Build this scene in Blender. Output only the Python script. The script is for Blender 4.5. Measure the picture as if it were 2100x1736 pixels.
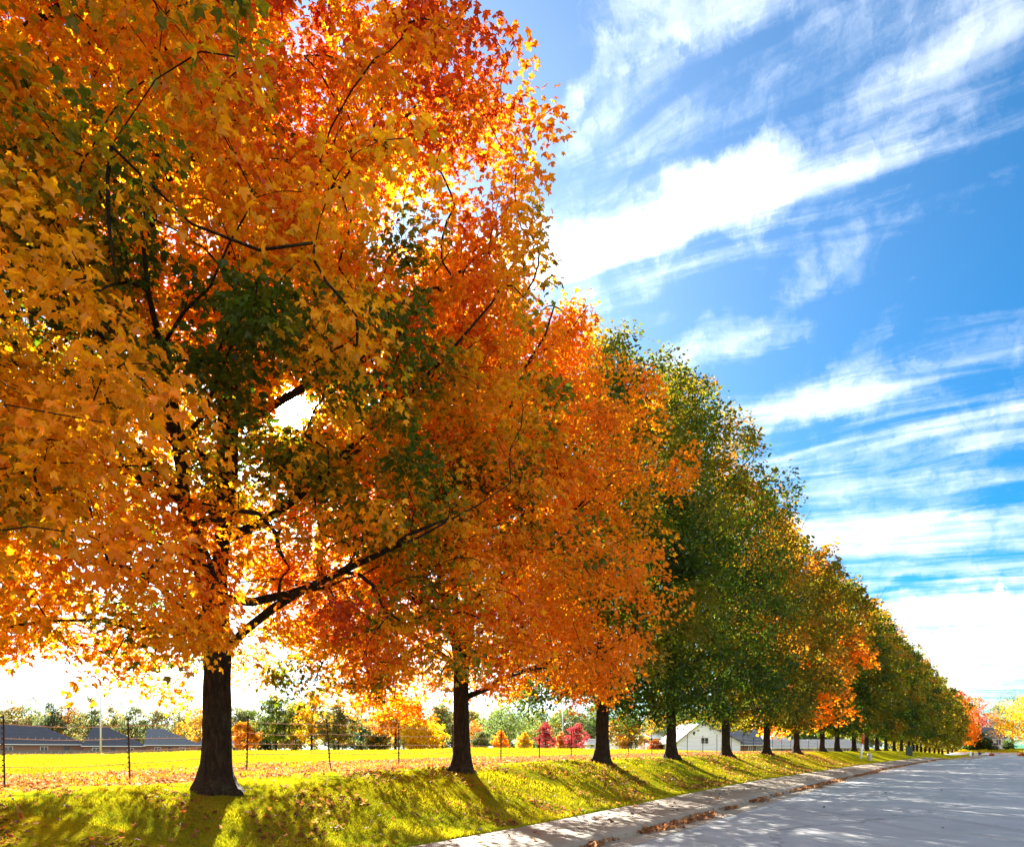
import bpy, math, random
import numpy as np
from mathutils import Vector
for o in list(bpy.data.objects): bpy.data.objects.remove(o)
SC = bpy.context.scene
COL = SC.collection
# ------------------------------------------------------------------ camera
F = 1500.0; CX = 1050.0; HY = 1540.0           # focal length, principal column, horizon row of the photo at 2099 px wide
CAMZ = 1.6
cam_d = bpy.data.cameras.new('camera'); cam = bpy.data.objects.new('camera', cam_d); COL.objects.link(cam)
cam.location = (0, 0, CAMZ); cam.rotation_euler = (math.radians(90), 0, 0)
cam_d.sensor_width = 36; cam_d.lens = 36*F/2099; cam_d.shift_y = (HY-868)/2099
cam_d.clip_start = .05; cam_d.clip_end = 6000
SC.camera = cam
SC.view_settings.view_transform = 'Standard'; SC.view_settings.look = 'None'; SC.view_settings.gamma = 1
SC.view_settings.use_curve_mapping = False
SC.view_settings.exposure = 2.9
SC.cycles.use_denoising = True
SC.cycles.max_bounces = 8; SC.cycles.diffuse_bounces = 7; SC.cycles.transmission_bounces = 5
SC.cycles.sample_clamp_indirect = 6
# ------------------------------------------------------------------ sun and sky
def azel(x, y):
    X, Y, Z = (x-CX)/F, 1.0, (HY-y)/F
    return math.atan2(X, Y), math.atan2(Z, math.hypot(X, Y))
SUN_AZ, SUN_EL = azel(602, 832)
SUN_DIR = Vector((math.sin(SUN_AZ)*math.cos(SUN_EL), math.cos(SUN_AZ)*math.cos(SUN_EL), math.sin(SUN_EL)))
sd = bpy.data.lights.new('sun', 'SUN'); sd.energy = 5.0; sd.angle = math.radians(.5); sd.color = (1, .93, .8)
sun = bpy.data.objects.new('sun', sd); COL.objects.link(sun)
sun.rotation_euler = SUN_DIR.to_track_quat('Z', 'Y').to_euler(); sun.location = (-20, 60, 40)

class NT:
    def __init__(s, nt): s.nt = nt; s.n = nt.nodes; s.l = nt.links
    def new(s, t, **k):
        nd = s.n.new(t)
        for a, v in k.items():
            if a == 'ins':
                for i, x in v.items():
                    if hasattr(x, 'is_output'): s.l.new(x, nd.inputs[i])
                    else: nd.inputs[i].default_value = x
            else: setattr(nd, a, v)
        return nd
    def math(s, op, a, b=0.0, c=0.0, clamp=False):
        return s.new('ShaderNodeMath', operation=op, use_clamp=clamp, ins={0: a, 1: b, 2: c}).outputs[0]
    def mix(s, f, a, b, bt='MIX'):
        return s.new('ShaderNodeMix', data_type='RGBA', blend_type=bt, ins={0: f, 6: a, 7: b}).outputs[2]
    def ramp(s, f, stops, interp='LINEAR'):
        r = s.new('ShaderNodeValToRGB', ins={0: f}); r.color_ramp.interpolation = interp
        e = r.color_ramp.elements
        while len(e) < len(stops): e.new(.5)
        for i, (p, c) in enumerate(stops):
            e[i].position = p; e[i].color = (c[0], c[1], c[2], 1) if hasattr(c, '__len__') else (c, c, c, 1)
        return r.outputs[0]
    def mapr(s, v, a, b, c=0.0, d=1.0, smooth=True):
        return s.new('ShaderNodeMapRange', interpolation_type='SMOOTHSTEP' if smooth else 'LINEAR', ins={0: v, 1: a, 2: b, 3: c, 4: d}).outputs[0]
    def noise(s, v, scale, detail=4, rough=.55, dist=0.0, color=False):
        nd = s.new('ShaderNodeTexNoise', ins={'Scale': scale, 'Detail': detail, 'Roughness': rough, 'Distortion': dist})
        if v is not None: s.l.new(v, nd.inputs['Vector'])
        return nd.outputs[1 if color else 0]

world = bpy.data.worlds.new('World'); SC.world = world; world.use_nodes = True
w = NT(world.node_tree)
for n_ in list(w.n): w.n.remove(n_)
tc = w.new('ShaderNodeTexCoord').outputs['Generated']
sky = w.new('ShaderNodeTexSky', sky_type='NISHITA', sun_disc=False, sun_elevation=SUN_EL, sun_rotation=SUN_AZ, altitude=200, air_density=1.0, dust_density=.4, ozone_density=3.0).outputs[0]
SKYG = .31
hs = w.new('ShaderNodeHueSaturation', ins={'Hue': .485, 'Saturation': 2.0, 'Value': SKYG, 'Color': sky}).outputs[0]
hs = w.mix(1.0, hs, (.06, .95, 1.12, 1), 'MULTIPLY')
sep = w.new('ShaderNodeSeparateXYZ', ins={0: tc})
X_, Y_, Z_ = sep.outputs
az = w.math('ARCTAN2', X_, Y_)
el = w.math('ARCTAN2', Z_, w.math('SQRT', w.math('ADD', w.math('MULTIPLY', X_, X_), w.math('MULTIPLY', Y_, Y_))))
ae = w.new('ShaderNodeCombineXYZ', ins={0: az, 1: el, 2: 0.0}).outputs[0]
# cloud plane coordinates: cirrus streaks run towards azimuth -67 degrees
zz = w.math('ADD', w.math('MAXIMUM', Z_, 0.0), .09)
pl = w.new('ShaderNodeCombineXYZ', ins={0: w.math('DIVIDE', X_, zz), 1: w.math('DIVIDE', Y_, zz), 2: 0.0}).outputs[0]
plr = w.new('ShaderNodeMapping', ins={'Vector': w.new('ShaderNodeMapping', ins={'Vector': pl, 'Rotation': (0, 0, math.radians(23))}).outputs[0], 'Scale': (.55, 1.7, 1)}).outputs[0]
wv = w.new('ShaderNodeVectorMath', operation='SUBTRACT', ins={0: w.noise(plr, 1.3, 3, .5, color=True), 1: (.5, .5, .5)}).outputs[0]
plw = w.new('ShaderNodeVectorMath', operation='MULTIPLY_ADD', ins={0: wv, 1: (.9, .9, 0), 2: plr}).outputs[0]
n1 = w.noise(plw, 1.0, 10, .6, .1)
plf = w.new('ShaderNodeMapping', ins={'Vector': w.new('ShaderNodeMapping', ins={'Vector': plw, 'Rotation': (0, 0, math.radians(7))}).outputs[0], 'Scale': (.8, 1.9, 1)}).outputs[0]
n2 = w.noise(plf, 2.4, 6, .6, .0)
aw = w.new('ShaderNodeVectorMath', operation='SUBTRACT', ins={0: w.noise(ae, 7.0, 6, .65, color=True), 1: (.5, .5, .5)}).outputs[0]
aev = w.new('ShaderNodeVectorMath', operation='MULTIPLY_ADD', ins={0: aw, 1: (.17, .11, 0), 2: ae}).outputs[0]
cov = None
# cloud banks and clear patches of this sky: x, y, half length, half width (px of photo), tilt (deg), weight
BANKS = [(1500, 385, 165, 85, 12, .95), (1330, 440, 260, 70, 12, .25), (1850, 250, 430, 120, 19, .5), (1250, 155, 170, 32, 12, .4),
         (1050, 560, 330, 90, 4, .6), (1690, 830, 260, 75, 14, .55), (1480, 700, 200, 60, 10, .3), (1950, 900, 260, 45, 14, .5),
         (1800, 1060, 420, 70, 4, .55), (1900, 1330, 560, 120, 0, .75), (1900, 1170, 500, 60, 3, .35), (1750, 560, 260, 50, 25, .1),
         (500, 900, 700, 420, 0, .6), (1650, 640, 160, 30, 33, .1), (300, 1400, 1200, 180, 0, .8), (1500, 940, 500, 60, 2, .1),
         (1600, 60, 330, 85, 10, -.3), (2050, 500, 260, 105, 15, -.45), (1720, 640, 330, 85, 14, -.25), (1990, 640, 240, 70, 12, -.4),
         (1850, 960, 130, 22, 8, -.2), (1750, 1235, 250, 18, 2, -.45), (2040, 1205, 170, 24, 4, -.4), (1620, 900, 150, 25, 6, -.45), (1100, 100, 200, 130, 0, -.35), (1950, 1290, 300, 10, 1, -.5), (2022, 1222, 26, 7, 62, 1.2), (1990, 640, 90, 60, 15, .25), (1560, 610, 330, 40, 20, .32), (1850, 640, 200, 45, 24, .3)]
for (bx, by, L, Wd, tilt, wt) in BANKS:
    a0, e0 = azel(bx, by); ax, ex = azel(bx+L, by); _, ey = azel(bx, by-Wd)
    loc = w.new('ShaderNodeMapping', vector_type='TEXTURE', ins={'Vector': aev, 'Location': (a0, e0, 0), 'Rotation': (0, 0, math.radians(tilt)), 'Scale': (abs(ax-a0), abs(ey-e0), 1)}).outputs[0]
    ln = w.new('ShaderNodeVectorMath', operation='LENGTH', ins={0: loc}).outputs['Value']
    b = w.mapr(ln, 0.15, 1.5, wt, 0.0)
    cov = b if cov is None else w.math('ADD', cov, b)
den = w.math('ADD', w.math('ADD', w.math('MULTIPLY', w.math('SUBTRACT', n1, .5), 2.9), w.math('MULTIPLY', w.math('SUBTRACT', n2, .5), 2.0)), w.math('ADD', cov, .10))
hor = w.mapr(el, .0, .42, .5, 0.0)
den = w.math('ADD', den, hor)
den = w.math('ADD', den, w.math('MULTIPLY', w.math('SUBTRACT', w.noise(aev, 26, 6, .65, .4), .5), .8))
thin = w.mapr(w.math('ADD', den, w.math('MULTIPLY', w.mapr(Y_, .25, -.25, 0.0, 1.0), .9)), -.02, 1.5)  # cover thickened behind the viewer for the added fill cloud
# the bright aureole of veiled sun around the disc
sdot = w.new('ShaderNodeVectorMath', operation='DOT_PRODUCT', ins={0: tc, 1: tuple(SUN_DIR)}).outputs['Value']
sang = w.math('ARCCOSINE', w.math('MINIMUM', sdot, 1.0))
aur = w.math('MULTIPLY', w.math('EXPONENT', w.math('MULTIPLY', sang, -4.5)), 10.0)
core = w.mapr(sang, math.radians(.7), math.radians(2.4), 250.0, 0.0)
# extra bright cloud added out of view, overhead and behind the viewer, as fill light
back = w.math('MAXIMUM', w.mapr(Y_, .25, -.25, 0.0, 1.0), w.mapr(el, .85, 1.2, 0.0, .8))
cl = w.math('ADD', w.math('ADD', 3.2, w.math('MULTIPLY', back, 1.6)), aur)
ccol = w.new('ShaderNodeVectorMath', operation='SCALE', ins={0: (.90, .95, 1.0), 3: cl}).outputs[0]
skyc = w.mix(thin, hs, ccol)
glow = w.math('ADD', w.math('MULTIPLY', aur, .5), core)
gcol = w.new('ShaderNodeVectorMath', operation='SCALE', ins={0: (1, .97, .9), 3: glow}).outputs[0]
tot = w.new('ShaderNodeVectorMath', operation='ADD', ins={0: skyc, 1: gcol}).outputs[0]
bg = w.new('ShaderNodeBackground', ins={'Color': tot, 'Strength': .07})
wo = w.new('ShaderNodeOutputWorld', ins={0: bg.outputs[0]})

# ------------------------------------------------------------------ helpers
def tag(o, label=None, cat=None, group=None, kind=None):
    if label: o['label'] = label
    if cat: o['category'] = cat
    if group: o['group'] = group
    if kind: o['kind'] = kind
    return o
def link(name, me, parent=None, loc=None, rz=0.0):
    o = bpy.data.objects.new(name, me); COL.objects.link(o)
    if parent is not None: o.parent = parent
    if loc is not None: o.location = loc
    o.rotation_euler = (0, 0, rz); return o
def empty(name, loc, rz=0.0): return link(name, None, None, loc, rz)
class MB:
    """collects polygons and makes one mesh"""
    def __init__(s): s.v = []; s.f = []; s.nv = 0
    def add(s, v, f):
        v = np.asarray(v, float).reshape(-1, 3); s.v.append(v)
        for q in f: s.f.append(np.asarray(q)+s.nv)
        s.nv += len(v); return s
    def box(s, x0, x1, y0, y1, z0, z1):
        v = [(x, y, z) for z in (z0, z1) for y in (y0, y1) for x in (x0, x1)]
        return s.add(v, [(0, 2, 3, 1), (4, 5, 7, 6), (0, 1, 5, 4), (2, 6, 7, 3), (0, 4, 6, 2), (1, 3, 7, 5)])
    def tube(s, pts, rad, k=6, cap=True, mod=None):
        pts = np.asarray(pts, float); n = len(pts); rad = np.broadcast_to(rad, (n,))
        d = np.gradient(pts, axis=0); d /= np.linalg.norm(d, axis=1)[:, None]+1e-9
        ref = np.array([1., 0, 0]) if abs(d[0, 0]) < .8 else np.array([0, 1., 0])
        u = np.cross(d, ref); u /= np.linalg.norm(u, axis=1)[:, None]+1e-9; vv = np.cross(d, u)
        a = np.arange(k)*2*math.pi/k
        R = rad[:, None] if mod is None else rad[:, None]*mod
        V = pts[:, None]+(np.cos(a)*R)[..., None]*u[:, None]+(np.sin(a)*R)[..., None]*vv[:, None]
        i = np.arange(n-1)[:, None]*k; j = np.arange(k)[None]; j2 = (j+1) % k
        q = np.stack([i+j, i+j2, i+k+j2, i+k+j], -1).reshape(-1, 4)
        f = list(q)
        if cap: f += [np.arange(k)[::-1], np.arange(k)+(n-1)*k]
        return s.add(V.reshape(-1, 3), f)
    def build(s, name, mat, parent=None, smooth=False, loc=None, rz=0.0):
        me = raw_mesh(name, np.concatenate(s.v), s.f, smooth)
        me.materials.append(mat); return link(name, me, parent, loc, rz)
def raw_mesh(name, V, faces, smooth=False):
    me = bpy.data.meshes.new(name); me.vertices.add(len(V)); me.vertices.foreach_set('co', np.asarray(V, np.float32).ravel())
    if isinstance(faces, np.ndarray): tot = np.full(len(faces), faces.shape[1]); idx = faces.ravel()
    else: tot = np.array([len(f) for f in faces]); idx = np.concatenate(faces)
    st = np.concatenate([[0], np.cumsum(tot)[:-1]])
    me.loops.add(len(idx)); me.loops.foreach_set('vertex_index', idx.astype(np.int32))
    me.polygons.add(len(tot)); me.polygons.foreach_set('loop_start', st.astype(np.int32)); me.polygons.foreach_set('loop_total', tot.astype(np.int32))
    me.polygons.foreach_set('use_smooth', np.full(len(tot), smooth))
    me.update(calc_edges=True); me.validate(); return me
def mat(name):
    m = bpy.data.materials.new(name); m.use_nodes = True; t = NT(m.node_tree)
    for n_ in list(t.n): t.n.remove(n_)
    return m, t
def out(t, sh): t.new('ShaderNodeOutputMaterial', ins={0: sh})
def simple(name, c, rough=.7, var=.25, scale=8.0, bump=0.0, metal=0.0, c2=None):
    m, t = mat(name); co = t.new('ShaderNodeTexCoord').outputs['Object']
    n = t.noise(co, scale, 6, .6)
    c2 = c2 or tuple(x*(1-var) for x in c)
    k = t.mix(t.mapr(n, .3, .7), (*c2, 1), (*c, 1))
    p = t.new('ShaderNodeBsdfPrincipled', ins={'Base Color': k, 'Roughness': rough, 'Metallic': metal, 'Specular IOR Level': .1 if rough > .65 else .5})
    if bump:
        b = t.new('ShaderNodeBump', ins={'Strength': bump, 'Distance': .02, 'Height': t.noise(co, scale*5, 5, .6)})
        t.l.new(b.outputs[0], p.inputs['Normal'])
    out(t, p.outputs[0]); return m

# ------------------------------------------------------------------ the lie of the land, in road coordinates
TH = math.atan2(1995-CX, F); SN, CS = math.sin(TH), math.cos(TH)
def so(X, Y): return X*SN+Y*CS, Y*SN-X*CS
def xy(s, o): return s*SN-o*CS, s*CS+o*SN
def ip(x, pts): return np.interp(x, [p[0] for p in pts], [p[1] for p in pts])
def smooth_ip(x, pts):
    x = np.asarray(x, float); d = 4.0
    return (ip(x-d, pts)+ip(x-d/2, pts)+ip(x, pts)+ip(x+d/2, pts)+ip(x+d, pts))/5
RP = [(-40, -1.66), (11, -1.6), (25, -1.42), (70, -1.23), (108, -1.0), (122, -1.15), (140, -1.6), (177, -1.38), (205, -.95), (230, -.4), (250, .9), (300, 1.2), (900, 1.5)]
BP = [(-40, -1.0), (8, -.667), (15, -.444), (23, -.34), (30, -.27), (47, -.17), (66, 0), (105, .1), (140, 0), (170, -.4), (190, -.95), (205, -.9), (230, -.35), (250, .9), (300, 1.2), (900, 1.5)]
AP = [(-1.2, -.0068), (-.7, -.0068), (-.55, -.005), (-.42, 0), (-.3, 0), (-.14, .002), (-.05, .005), (.13, .0035), (.3, .0015), (.45, .002), (.6, .002)]
def curve(s): return -9.5*np.clip((np.asarray(s, float)-60)/170, 0, 1.3)**1.3
def Rd(s): return smooth_ip(s, RP)
def sst(x, a, b):
    t = np.clip((x-a)/(b-a), 0, 1); return t*t*(3-2*t)
def ground(X, Y):
    X = np.asarray(X, float); Y = np.asarray(Y, float)
    s, o = so(X, Y); oc = o-curve(s); R = Rd(s); B = smooth_ip(s, BP)
    t = X/np.maximum(Y, 8); Fh = ip(t, AP)*np.clip(Y, 8, 260)
    far = sst(s, 196, 214); Fh = Fh*(1-far)+R*far
    sw = ip(s, [(12, .165), (30, .27)])+.012
    z = R+sw+(B-R-sw)*sst(oc, 7.24, 11.4)
    z = z+(B-.12-z)*sst(oc, 11.6, 16)
    z = z+(Fh-z)*sst(oc, 17, 48)
    z = np.where(oc < 7.22, R-.1, z)
    z = np.where(oc < -10.2, R+.12*(1-far), z)
    und = .02*np.sin(X*.9+Y*.4)*np.sin(Y*.7-X*.3)*sst(oc, 8.5, 11)*(1-far)
    return z+und+CAMZ
def gz(X, Y): return float(ground(X, Y))
def at(x, Z): return (x-CX)/F*Z, Z

# ------------------------------------------------------------------ ground materials
def grass_mat():
    m, t = mat('grass ground'); co = t.new('ShaderNodeTexCoord').outputs['Object']
    big = t.noise(co, .22, 4, .6); mid = t.noise(co, 2.4, 5, .65); fine = t.noise(co, 34, 4, .7)
    k = t.mix(t.mapr(mid, .35, .7), (.15, .17, .006, 1), (.33, .26, .006, 1))
    k = t.mix(t.mapr(big, .4, .65), k, (.33, .25, .006, 1))
    mpf = t.new('ShaderNodeMapping', ins={'Vector': co, 'Rotation': (0, 0, TH), 'Scale': (1, .12, 1)}).outputs[0]
    k = t.mix(t.math('MULTIPLY', t.mapr(t.noise(mpf, .45, 5, .7), .45, .7), .6), k, (.13, .15, .01, 1))
    k = t.mix(t.math('MULTIPLY', t.mapr(t.noise(co, .9, 5, .75), .58, .72), .5), k, (.22, .13, .03, 1))
    k = t.mix(t.mapr(fine, .42, .75), k, (.055, .08, .005, 1))
    # dry leaf litter along the fence
    at_ = t.new('ShaderNodeAttribute', attribute_name='litter').outputs['Fac']
    ln = t.mapr(t.math('ADD', t.noise(co, 1.3, 5, .7), t.math('MULTIPLY', at_, .5)), .72, .9)
    k = t.mix(t.math('MULTIPLY', ln, t.mapr(at_, 0.0, .4)), k, (.34, .12, .03, 1))
    d = t.new('ShaderNodeBsdfPrincipled', ins={'Base Color': k, 'Roughness': 1, 'Specular IOR Level': 0.0})
    b = t.new('ShaderNodeBump', ins={'Strength': .9, 'Distance': .05, 'Height': t.noise(co, 22, 5, .75)})
    t.l.new(b.outputs[0], d.inputs['Normal']); out(t, d.outputs[0]); return m
def asphalt_mat():
    m, t = mat('asphalt'); co = t.new('ShaderNodeTexCoord').outputs['Object']
    n = t.noise(co, .5, 5, .6); f = t.noise(co, 70, 3, .8); mp = t.new('ShaderNodeMapping', ins={'Vector': co, 'Rotation': (0, 0, TH), 'Scale': (1.4, .06, 1)}).outputs[0]
    st = t.noise(mp, 1.6, 4, .5)
    k = t.mix(t.mapr(n, .3, .7), (.198, .208, .22, 1), (.248, .258, .27, 1))
    k = t.mix(t.math('MULTIPLY', t.mapr(st, .5, .7), .45), k, (.15, .151, .153, 1))
    k = t.mix(t.math('MULTIPLY', t.mapr(f, .5, .75), .5), k, (.4, .4, .4, 1))
    vo = t.new('ShaderNodeTexVoronoi', feature='DISTANCE_TO_EDGE', ins={'Vector': t.new('ShaderNodeVectorMath', operation='MULTIPLY_ADD', ins={0: t.noise(co, 1.2, 5, .7, color=True), 1: (1.2, 1.2, 0), 2: co}).outputs[0], 'Scale': .16}).outputs['Distance']
    k = t.mix(t.math('MULTIPLY', t.mapr(vo, .0, .006, 1.0, 0.0), .65), k, (.05, .05, .05, 1))
    d = t.new('ShaderNodeBsdfPrincipled', ins={'Base Color': k, 'Roughness': .75})
    b = t.new('ShaderNodeBump', ins={'Strength': .35, 'Distance': .006, 'Height': f}); t.l.new(b.outputs[0], d.inputs['Normal'])
    out(t, d.outputs[0]); return m
def concrete_mat(name, a, b_):
    m, t = mat(name); co = t.new('ShaderNodeTexCoord').outputs['Object']
    n = t.noise(co, 1.1, 7, .65); f = t.noise(co, 60, 3, .8); blot = t.noise(co, 5, 5, .7)
    k = t.mix(t.mapr(n, .3, .7), (*a, 1), (*b_, 1)); k = t.mix(t.math('MULTIPLY', t.mapr(blot, .55, .75), .45), k, tuple(x*.5 for x in a)+(1,))
    k = t.mix(t.math('MULTIPLY', t.mapr(f, .5, .8), .3), k, tuple(x*1.4 for x in b_)+(1,))
    d = t.new('ShaderNodeBsdfPrincipled', ins={'Base Color': k, 'Roughness': .85})
    b = t.new('ShaderNodeBump', ins={'Strength': .5, 'Distance': .01, 'Height': t.noise(co, 25, 6, .7)}); t.l.new(b.outputs[0], d.inputs['Normal'])
    out(t, d.outputs[0]); return m
M_GRASS = grass_mat(); M_ASPH = asphalt_mat()
M_WALK = concrete_mat('sidewalk concrete', (.15, .108, .070), (.205, .152, .102)); M_KERB = concrete_mat('kerb concrete', (.15, .12, .088), (.21, .172, .13))
M_GUT = concrete_mat('gutter concrete', (.17, .143, .105), (.23, .198, .155)); M_SOIL = simple('soil', (.06, .045, .03), .95)

# ground sheet
sg = np.unique(np.concatenate([np.arange(-60, 60, .5), np.arange(60, 260, 1.5), np.arange(260, 400, 10), np.geomspace(400, 4000, 14)]))
og = np.unique(np.concatenate([-np.geomspace(30, 4000, 16), np.arange(-28, -10.2, 2), [-10.25, -10.15, 0, 5.3, 7.18, 7.26, 7.5], np.arange(7.8, 24, .35), np.arange(24, 60, 1.2), np.arange(60, 260, 6), np.geomspace(260, 4000, 14)]))
S, O = np.meshgrid(sg, og, indexing='ij'); Xg, Yg = xy(S, O+curve(S)); Zg = ground(Xg, Yg)
def grid_faces(a, b):
    i = np.arange(a-1)[:, None]*b; j = np.arange(b-1)[None]
    return np.stack([i+j, i+b+j, i+b+j+1, i+j+1], -1).reshape(-1, 4)
me = raw_mesh('ground', np.stack([Xg, Yg, Zg], -1).reshape(-1, 3), grid_faces(len(sg), len(og)), True)
lit = (sst(O, 14, 15.5)*(1-sst(O, 20, 23))*(1-sst(S, 25, 60))).ravel()
A = me.attributes.new('litter', 'FLOAT', 'POINT'); A.data.foreach_set('value', lit.astype(np.float32))
me.materials.append(M_GRASS); tag(link('ground', me), 'grass ground with bank and open field', None, None, 'structure')

def swr(s): return ip(s, [(12, .165), (30, .27)])
def strip(name, ss, prof, m, gap=None, label=None):
    """sweep a cross profile [(o, dz)...] along the road"""
    mb = MB(); prof = np.array(prof, float)
    segs = [ss] if gap is None else [np.linspace(a+.01, b-.01, 4) for a, b in zip(ss[:-1], ss[1:])]
    for sg_ in segs:
        S_ = sg_[:, None]; P = prof[None]
        o_ = P[..., 0]+curve(sg_)[:, None]; x, y = xy(S_+0*o_, o_); z = Rd(sg_)[:, None]+P[..., 1]+CAMZ+np.clip(P[..., 0]-5.745, 0, 9)/1.455*(swr(sg_)[:, None]-.157)
        V = np.stack([x, y, z], -1).reshape(-1, 3); k = len(prof)
        fs = list(grid_faces(len(sg_), k))
        if gap is not None: fs += [np.arange(k), np.arange(k)[::-1]+(len(sg_)-1)*k]
        mb.add(V, fs)
    o = mb.build(name, m, None, False); tag(o, label, None, None, 'structure'); return o
ssl = np.arange(-30, 206, 1.0)
strip('road', ssl, [(-10, 0), (-4, .04), (0, .045), (3, .025), (4.85, 0)], M_ASPH, label='wide pale grey asphalt road')
strip('gutter', np.arange(-30, 206, 3.0), [(4.852, -.05), (4.852, .008), (5.3, -.012), (5.42, -.012), (5.42, -.08)], M_GUT, gap=1, label='concrete gutter pan')
strip('kerb', np.arange(-30, 206, 3.0), [(5.424, -.08), (5.424, -.008), (5.44, .06), (5.47, .115), (5.53, .142), (5.62, .15), (5.72, .152), (5.72, -.04)], M_KERB, gap=1, label='rounded concrete kerb')
strip('pavement', np.arange(-30, 206, 1.8), [(5.735, -.04), (5.735, .148), (5.745, .157), (7.19, .157), (7.2, .148), (7.2, -.04)], M_WALK, gap=1, label='concrete sidewalk slabs')
# cross street beyond the crest
sg2 = np.arange(206, 233, 1.5); og2 = np.concatenate([np.arange(-140, 18, 5.0)])
S2, O2 = np.meshgrid(sg2, og2, indexing='ij'); X2, Y2 = xy(S2, O2+curve(S2)); Z2 = np.maximum(ground(X2, Y2), Rd(S2)+CAMZ)+.03
me = raw_mesh('cross_street', np.stack([X2, Y2, Z2], -1).reshape(-1, 3), grid_faces(len(sg2), len(og2)), True); me.materials.append(M_ASPH)
tag(link('cross_street', me), 'asphalt street crossing beyond the crest', None, None, 'structure')
# right-hand kerb of the road
strip('kerb', np.arange(-30, 206, 3.0), [(-10.2, -.08), (-10.2, .15), (-10.05, .14), (-10.004, .0), (-10.004, -.08)][::-1], M_KERB, gap=1, label='kerb of the far side')

# ------------------------------------------------------------------ foliage
def leaf_mat(name, trans=.6, gain=1.0):
    m, t = mat(name)
    c = t.new('ShaderNodeAttribute', attribute_name='leafcol').outputs['Color']
    dcol = t.mix(1.0, c, (.72*gain, .72*gain, .72*gain, 1), 'MULTIPLY')
    tcol = t.new('ShaderNodeHueSaturation', ins={'Saturation': 1.0, 'Value': 1.08*gain, 'Hue': .505, 'Color': c}).outputs[0]
    d = t.new('ShaderNodeBsdfDiffuse', ins={0: dcol}).outputs[0]; tr = t.new('ShaderNodeBsdfTranslucent', ins={0: tcol}).outputs[0]
    g = t.new('ShaderNodeBsdfGlossy', ins={0: (1, 1, 1, 1), 'Roughness': .45}).outputs[0]
    s1 = t.new('ShaderNodeMixShader', ins={0: trans, 1: d, 2: tr}).outputs[0]
    s2 = t.new('ShaderNodeMixShader', ins={0: .015, 1: s1, 2: g}).outputs[0]
    out(t, s2); return m
M_LEAF = leaf_mat('autumn leaf'); M_GBL = leaf_mat('grass blade', .5)
MAPLE = np.array([(0, 0, 0), (.33, -.08, -.10), (.30, .15, .04), (.57, .42, -.16), (.42, .52, -.02), (.20, .52, .06), (.17, .72, -.04), (0, 1, -.24), (-.17, .74, -.02), (-.2, .52, .06), (-.44, .50, -.06), (-.55, .40, -.2), (-.3, .15, .04), (-.34, -.05, -.12)])
KITE = np.array([(0, 0, 0), (.42, .3, -.04), (.2, .55, .03), (0, 1, -.1), (-.36, .5, -.05)])
QUAD = np.array([(0, 0, 0), (.45, .45, -.08), (0, 1, -.05), (-.45, .5, -.08)])
def rand_unit(rng, n):
    v = rng.normal(size=(n, 3)); return v/np.linalg.norm(v, axis=1)[:, None]
def leaf_mesh(name, P, tip, nrm, size, col, templ):
    """one polygon per leaf; P, tip, nrm (n,3)"""
    tip = tip/np.linalg.norm(tip, axis=1)[:, None]
    nrm = nrm-(nrm*tip).sum(1)[:, None]*tip; nrm /= np.linalg.norm(nrm, axis=1)[:, None]+1e-9
    sd_ = np.cross(tip, nrm); k = len(templ); T = templ[None]*size[:, None, None]
    V = P[:, None]+T[..., 0:1]*sd_[:, None]+T[..., 1:2]*tip[:, None]+T[..., 2:3]*nrm[:, None]
    n = len(P); fac = np.arange(n*k).reshape(n, k)
    me = raw_mesh(name, V.reshape(-1, 3), fac, False)
    A = me.attributes.new('leafcol', 'FLOAT_COLOR', 'POINT')
    c4 = np.ones((n, k, 4), np.float32); c4[..., :3] = col[:, None]; A.data.foreach_set('color', c4.ravel())
    return me
def clump(rng, lo=1.5, hi=5.0, k=6):
    K = rand_unit(rng, k)*(2*math.pi/rng.uniform(lo, hi, k))[:, None]; ph = rng.uniform(0, 6.28, k)
    return lambda p: np.sin(p@K.T+ph).sum(1)/math.sqrt(k/2)
GREEN = (.09, .14, .006); DGREEN = (.04, .075, .008); OLIVE = (.33, .27, .006); GOLD = (.92, .43, .006); ORANGE = (.92, .29, .006); BRIGHT = (.95, .30, .008)
RED = (.60, .06, .005); YELLOW = (.85, .55, .012); OLIVED = (.19, .155, .006); RUST = (.52, .18, .01); CRIM = (.34, .03, .04); LGREEN = (.20, .30, .05); BROWN = (.40, .19, .012); PALE = (.3, .3, .09)
def ramp_np(t, cols):
    cols = np.array(cols); t = np.clip(t, 0, 1)*(len(cols)-1); i = np.clip(t.astype(int), 0, len(cols)-2); f = (t-i)[:, None]
    return cols[i]*(1-f)+cols[i+1]*f
PROF = ([0, .06, .15, .3, .5, .7, .85, .95, 1], [.66, .86, .95, 1, .97, .84, .6, .32, .08])
def bark_mat():
    m, t = mat('bark'); co = t.new('ShaderNodeTexCoord').outputs['Object']
    mp = t.new('ShaderNodeMapping', ins={'Vector': co, 'Scale': (1, 1, .28)}).outputs[0]
    n = t.noise(mp, 16, 7, .7, .6); l = t.noise(co, 2.2, 4, .6)
    vo = t.new('ShaderNodeTexVoronoi', ins={'Vector': mp, 'Scale': 22.0}).outputs['Distance']
    k = t.ramp(n, [(.32, (.008, .005, .003)), (.55, (.034, .021, .012)), (.75, (.075, .05, .03))])
    k = t.mix(t.math('MULTIPLY', t.mapr(l, .55, .7), .5), k, (.06, .062, .025, 1))
    d = t.new('ShaderNodeBsdfPrincipled', ins={'Base Color': k, 'Roughness': .92, 'Specular IOR Level': .15})
    b = t.new('ShaderNodeBump', ins={'Strength': 1.0, 'Distance': .07, 'Height': t.math('ADD', n, t.math('MULTIPLY', vo, .7))}); t.l.new(b.outputs[0], d.inputs['Normal'])
    out(t, d.outputs[0]); return m
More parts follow.
